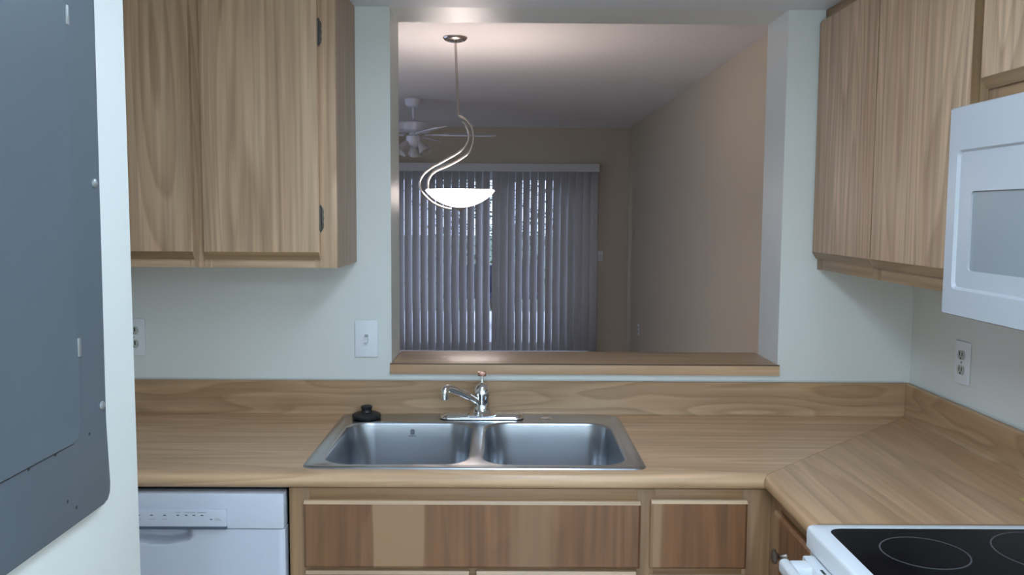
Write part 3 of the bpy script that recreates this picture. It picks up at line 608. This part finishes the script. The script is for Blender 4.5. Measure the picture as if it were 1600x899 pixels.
# ------------------------------------------------------------ outlets and switches
def outlet(name, label, c, nrm, w_=0.072, h_=0.115, toggles=0, group=None):
    """c = plate centre on the wall; nrm '-y' or '-x'"""
    t = thing(name, label, 'switch' if toggles else 'outlet', c, group); cx, cy, cz = c
    def bx(a0, a1, d0, d1, z0, z1, bev=0):
        b = B()
        if nrm == '-y': b.box(cx+a0, cx+a1, cy-d1, cy-d0, cz+z0, cz+z1, bev)
        else: b.box(cx-d1, cx-d0, cy+a0, cy+a1, cz+z0, cz+z1, bev)
        return b
    def disc(prof, a, z, n=18, sy=1.0):
        return B().lathe(prof, (cx+a, cy, cz+z) if nrm == '-y' else (cx, cy+a, cz+z), nrm, n)
    pl = bx(-w_/2, w_/2, 0.0, 0.006, -h_/2, h_/2, 0.0025).obj('cover_plate', 'white_plastic', t)
    if not toggles:
        for z in (0.0205, -0.0205):
            b = B(); pts = []
            for k in range(24):
                an = 2*math.pi*k/24; pts.append((0.0172*math.cos(an), max(-0.0125, min(0.0125, 0.0172*math.sin(an)))))
            if nrm == '-y': b.prism([(cx+p, cz+z+q) for p, q in pts], 'y', cy-0.0085, cy-0.004)
            else: b.prism([(cy+p, cz+z+q) for p, q in pts], 'x', cx-0.0085, cx-0.004)
            rc_ = b.obj('receptacle', 'ivory_plastic', t)
            for a, hh in ((-0.0065, 0.005), (0.0065, 0.006)): bx(a-0.0019, a+0.0019, 0.0078, 0.0088, z-hh+0.003, z+hh+0.003).obj('slot', 'slot_dark', rc_)
            bx(-0.003, 0.003, 0.0078, 0.0088, z-0.0112, z-0.0055).obj('ground_hole', 'slot_dark', rc_)
        disc([(0.004, 0.005), (0.0035, 0.0072), (0.0, 0.0075)], 0, 0).obj('screw', 'zinc', pl)
    else:
        for k in range(toggles):
            a = (k-(toggles-1)/2)*0.046
            sl = bx(a-0.0055, a+0.0055, 0.0055, 0.0066, -0.0125, 0.0125).obj('toggle_slot', 'zinc', t)
            b = B()
            if nrm == '-y': b.prism([(cy-0.005, cz-0.008), (cy-0.017, cz-0.011), (cy-0.017, cz-0.004), (cy-0.005, cz+0.006)], 'x', cx+a-0.0042, cx+a+0.0042)
            b.obj('toggle', 'white_plastic', sl)
            for z in (0.030, -0.030): disc([(0.0034, 0.005), (0.003, 0.0068), (0.0, 0.007)], a, z).obj('screw', 'white_enamel', pl)
    return t
outlet('wall_outlet', 'white duplex outlet half hidden behind the panel wall edge', (-2.388, -0.0005, 1.146), '-y', 0.074, 0.114)
outlet('light_switch', 'white toggle light switch beside the pass-through opening', (-1.676, -0.0005, 1.145), '-y', 0.070, 0.115, toggles=1)
outlet('wall_outlet', 'white duplex outlet on the side wall under the microwave', (-0.0005, -0.310, 1.132), '-x', 0.074, 0.116)
outlet('light_switch', 'small light switch plate beside the right end of the blinds', (-0.245, DY-0.0005, 1.071), '-y', 0.085, 0.115, toggles=2)
outlet('wall_outlet', 'faint outlet low on the tan wall beyond the opening', (DX1-0.0005, 5.88, 0.387), '-x')

# ------------------------------------------------------------ breaker panel
bp_ = thing('breaker_panel', 'grey metal electrical breaker panel on the near wall', 'electrical panel', (XL, -1.64, 1.126))
YN = -1.835
poly = [(YN, 2.02), (YN, 1.126), (-1.474, 1.126), (-1.462, 1.129), (-1.455, 1.137), (-1.453, 1.150), (-1.459, 1.24), (-1.4555, 1.487), (-1.4525, 1.80), (-1.452, 2.02)]
b = B(); t = 0.013
cyc = (-1.64, 1.57)
def shr(p, i): return (p[0] + (i if p[0] < cyc[0] else -i), p[1] + (i if p[1] < cyc[1] else -i))
Lq = [[(XL+0.0003, *p) for p in poly], [(XL+t-0.004, *p) for p in poly], [(XL+t-0.001, *shr(p, 0.002)) for p in poly], [(XL+t, *shr(p, 0.005)) for p in poly]]
b.loops(Lq, cap0=True, cap1=True); cov = b.obj('cover', 'panel_grey', bp_, 30)
dl = rr(-1.760, -1.538, 1.235, 1.93, 0.022, 6)
b = B(); b.loops([[(XL+t-0.001, y, z) for y, z in dl], [(XL+t+0.0015, y, z) for y, z in dl], [(XL+t+0.003, y, z) for y, z in rr(-1.7585, -1.5395, 1.2365, 1.9285, 0.021, 6)]], cap0=True, cap1=True)
dp_ = b.obj('panel_door', 'panel_grey', bp_, 30)
gapm = B(); gapm.box(XL+t-0.0004, XL+t+0.0008, -1.745, -1.556, 1.2335, 1.2355); gapm.obj('door_gap', 'slot_dark', cov)
for z in (1.356, 1.774): B().box(XL+t, XL+t+0.005, -1.541, -1.535, z-0.012, z+0.012, 0.001).obj('hinge_tab', 'zinc', dp_)
for y in (-1.474, YN+0.018):
    for z in (1.266, 1.568, 1.87): B().lathe([(0.0062, 0.0), (0.0058, 0.002), (0.003, 0.0038), (0.0, 0.004)], (XL+t-0.0002, y, z), 'x', 14).obj('screw', 'zinc', cov)
B().box(XL+t+0.002, XL+t+0.008, -1.752, -1.735, 1.55, 1.60, 0.002).obj('latch', 'slot_dark', dp_)
for y, z in ((-1.512, 1.236), (-1.575, 1.165), (-1.553, 1.150), (-1.60, 1.2325), (-1.66, 1.2325)):
    B().lathe([(0.0026, 0.0), (0.002, 0.0005), (0.0, 0.0005)], (XL+t, y, z), 'x', 7).obj('paint_chip', 'slot_dark', cov)

# ------------------------------------------------------------ pendant lamp
PX, PY = -1.521, 1.973
pd = thing('pendant_lamp', 'brushed nickel pendant lamp with S-curved arms and glowing glass bowl', 'pendant lamp', (PX, PY, ZD))
can = B().lathe([(0.064, 0.0), (0.064, 0.006), (0.055, 0.016), (0.035, 0.023), (0.012, 0.027), (0.0, 0.028)], (PX, PY, ZD-0.0005), '-z').obj('canopy', 'brushed_nickel', pd, 50)
for a in (-0.036, 0.036): B().lathe([(0.006, 0.0), (0.006, 0.006), (0.0, 0.009)], (PX+a, PY-0.01, ZD-0.018), '-z', 10).obj('canopy_nut', 'brushed_nickel', can)
B().tube([(PX+0.002, PY, ZD-0.024), (PX+0.017, PY, 2.036)], 0.0068, 12).obj('rod', 'brushed_nickel', pd)
outer = [(-1.504, 2.039), (-1.464, 2.013), (-1.434, 1.974), (-1.425, 1.931), (-1.43, 1.891), (-1.447, 1.847), (-1.484, 1.817), (-1.517, 1.797), (-1.564, 1.773), (-1.612, 1.753), (-1.642, 1.732), (-1.659, 1.705), (-1.664, 1.679), (-1.662, 1.648)]
inner = [(-1.481, 2.005), (-1.464, 1.983), (-1.452, 1.957), (-1.449, 1.93), (-1.455, 1.9), (-1.477, 1.867), (-1.516, 1.837), (-1.558, 1.813), (-1.601, 1.789), (-1.639, 1.769), (-1.679, 1.739), (-1.703, 1.705), (-1.707, 1.678), (-1.699, 1.645), (-1.679, 1.618), (-1.636, 1.581), (-1.585, 1.558), (-1.541, 1.548)]
# twin parallel S-tubes: one ends at the bowl rim, the other sweeps under the bowl to the finial
B().tube(spline([(x, PY, z) for x, z in outer], 6), 0.0058, 12).obj('curved_arm', 'brushed_nickel', pd, 60)
B().tube(spline([(x, PY, z) for x, z in inner], 6), 0.0058, 12).obj('curved_arm', 'brushed_nickel', pd, 60)
BX, RB = -1.494, 0.183
pro = [(RB*math.sin(t), 1.640 - 0.0) for t in ()]
prof = []
for k in range(13):
    q = k/12; r_ = RB*(1-q); z = 1.646 - 0.088*(1-(r_/RB)**2.0)**0.85; prof.append((r_, z))
pin = [(max(r_-0.005, 0), z+0.005) for r_, z in prof[::-1]]; pin[0] = (0.0, pin[0][1])
bowl = B().lathe(prof + pin[0:], (BX, PY, 0), n=44, caps=False)
bo = bowl.obj('glass_bowl', 'bowl_glass', pd, 60); bo['label'] = 'glowing frosted glass bowl'
B().lathe([(0.0, 0.0), (0.008, 0.001), (0.016, 0.006), (0.026, 0.013), (0.028, 0.018)], (BX, PY, 1.540), n=20).obj('finial', 'brushed_nickel', pd, 60)
bl = bpy.data.lights.new('pendant_bulb', 'POINT'); bl.energy = PENDANT[1]; bl.color = PENDANT[0]; bl.shadow_soft_size = 0.03
blo = bpy.data.objects.new('pendant_bulb', bl); C.objects.link(blo); blo.parent = pd; blo.location = Vector((BX, PY, 1.625)) - ORG[pd.name]

# ------------------------------------------------------------ ceiling fan
QX, QY = -2.004, 4.485
fn = thing('ceiling_fan', 'white ceiling fan with light kit beyond the opening', 'ceiling fan', (QX, QY, ZD))
B().lathe([(0.068, 0.0), (0.068, 0.02), (0.062, 0.05), (0.045, 0.065), (0.0, 0.067)], (QX, QY, ZD-0.0005), '-z').obj('canopy', 'fan_white', fn, 50)
B().tube([(QX, QY, ZD-0.06), (QX, QY, 2.25)], [0.012, 0.012], 12).obj('downrod', 'fan_white', fn)
B().lathe([(0.02, 2.275), (0.03, 2.262), (0.11, 2.258), (0.145, 2.245), (0.150, 2.22), (0.146, 2.19), (0.125, 2.178), (0.0, 2.176)], (QX, QY, 0)).obj('motor_housing', 'fan_white', fn, 50)
lk = B().lathe([(0.03, 2.178), (0.035, 2.155), (0.058, 2.145), (0.062, 2.105), (0.05, 2.075), (0.028, 2.055), (0.0, 2.048)], (QX, QY, 0)).obj('light_kit', 'fan_white', fn, 50)
bw_ = [(0.0, -0.050), (0.10, -0.060), (0.30, -0.066), (0.40, -0.060), (0.435, -0.035), (0.435, 0.035), (0.40, 0.060), (0.30, 0.066), (0.10, 0.060), (0.0, 0.050)]
b = B(); b.prism([(0.235+x, y) for x, y in bw_], 'z', -0.004, 0.004)
bmB = b.bm; bmesh.ops.transform(bmB, matrix=Matrix.Rotation(math.radians(11), 4, 'X'), verts=bmB.verts)
ORG['_zero'] = Vector((0, 0, 0))
class Z_: name = '_zero'
def raw(name, bm, mat):
    me = bpy.data.meshes.new(name); bm.to_mesh(me); bm.free(); me.materials.append(MAT[mat]); return me
mb = raw('blade', bmB, 'fan_white')
b = B(); b.prism([(0.09, -0.016), (0.15, -0.014), (0.19, -0.045), (0.28, -0.040), (0.30, 0.0), (0.28, 0.040), (0.19, 0.045), (0.15, 0.014), (0.09, 0.016)], 'z', -0.012, -0.005)
mi = raw('blade_iron', b.bm, 'fan_white')
sprof = B().lathe([(0.020, 0.0), (0.026, -0.02), (0.038, -0.06), (0.052, -0.095), (0.056, -0.105), (0.052, -0.104), (0.034, -0.06), (0.016, -0.01)], (0, 0, 0), caps=False)
ms = raw('lamp_shade', sprof.bm, 'frosted_shade')
for k in range(5):
    an = math.radians(6 + 72*k)
    for me, z in ((mb, 2.160), (mi, 2.164)):
        o = bpy.data.objects.new(me.name, me); C.objects.link(o); o.parent = fn; o.location = Vector((0, 0, z-ZD)); o.rotation_euler = (0, 0, an)
for k in range(3):
    an = math.radians(-30 + 120*k)
    o = bpy.data.objects.new('lamp_shade', ms); C.objects.link(o); o.parent = lk
    o.location = Vector((0.055*math.cos(an), 0.055*math.sin(an), 2.095-ZD)); o.rotation_euler = Matrix.Rotation(an, 3, 'Z').to_euler()
    o.rotation_euler = (Matrix.Rotation(an, 3, 'Z') @ Matrix.Rotation(math.radians(-38), 3, 'Y')).to_euler()

# ------------------------------------------------------------ vertical blinds
VY = 6.66
vb = thing('vertical_blinds', 'white vertical blinds covering the sliding glass door', 'blinds', (-1.44, VY, 0.03))
B().box(-2.64, -0.268, VY-0.055, VY+0.02, 1.966, 2.05, 0.004).obj('valance', 'aluminium_white', vb)
b = B(); wv = 0.0445; rows = []
for z in (0.05, 0.7, 1.4, 1.966):
    rows.append([b.bm.verts.new((wv*(k/4-1), -0.006*(1-(k/4-1)**2), z-0.03)) for k in range(9)])
for a, c in zip(rows, rows[1:]):
    for i in range(8): b.bm.faces.new((a[i], a[i+1], c[i+1], c[i]))
mv = raw('vane', b.bm, 'vinyl_vane')
for p in mv.polygons: p.use_smooth = True
def vane(x, ang):
    o = bpy.data.objects.new('vane', mv); C.objects.link(o); o.parent = vb; o.location = (x+1.44, random.uniform(-0.003, 0.003), 0); o.rotation_euler = (0, 0, math.radians(ang))
    sd = o.modifiers.new('thickness', 'SOLIDIFY'); sd.thickness = 0.001
for k in range(15): vane(-1.417-0.042-0.0835*k, 32.5 + random.uniform(-3, 3) + (6 if k == 1 else 0))
RA = [4, 12, 28, 34, 34, 31, 33, 32, 23, 22, 20, 14, 12, 8]
for k, a in enumerate(RA): vane(-1.400+0.044+0.0805*k, a + random.uniform(-2, 2))

# ------------------------------------------------------------ paper slip by the range
ps = B(); rows = []
for j in range(6):
    rows.append([ps.bm.verts.new((-0.128+0.011*i, -0.800-0.015*j + 0.004*i, 0.9150 + 0.006*((i/7)**2) + 0.004*(j/5)**2)) for i in range(8)])
for a, c in zip(rows, rows[1:]):
    for i in range(7): ps.bm.faces.new((a[i], a[i+1], c[i+1], c[i]))
g2 = bmesh.ops.solidify(ps.bm, geom=list(ps.bm.faces), thickness=0.0008)
tag(ps.obj('paper_slip', 'yellow_paper'), 'yellow paper slip lying on the counter beside the range', 'paper')
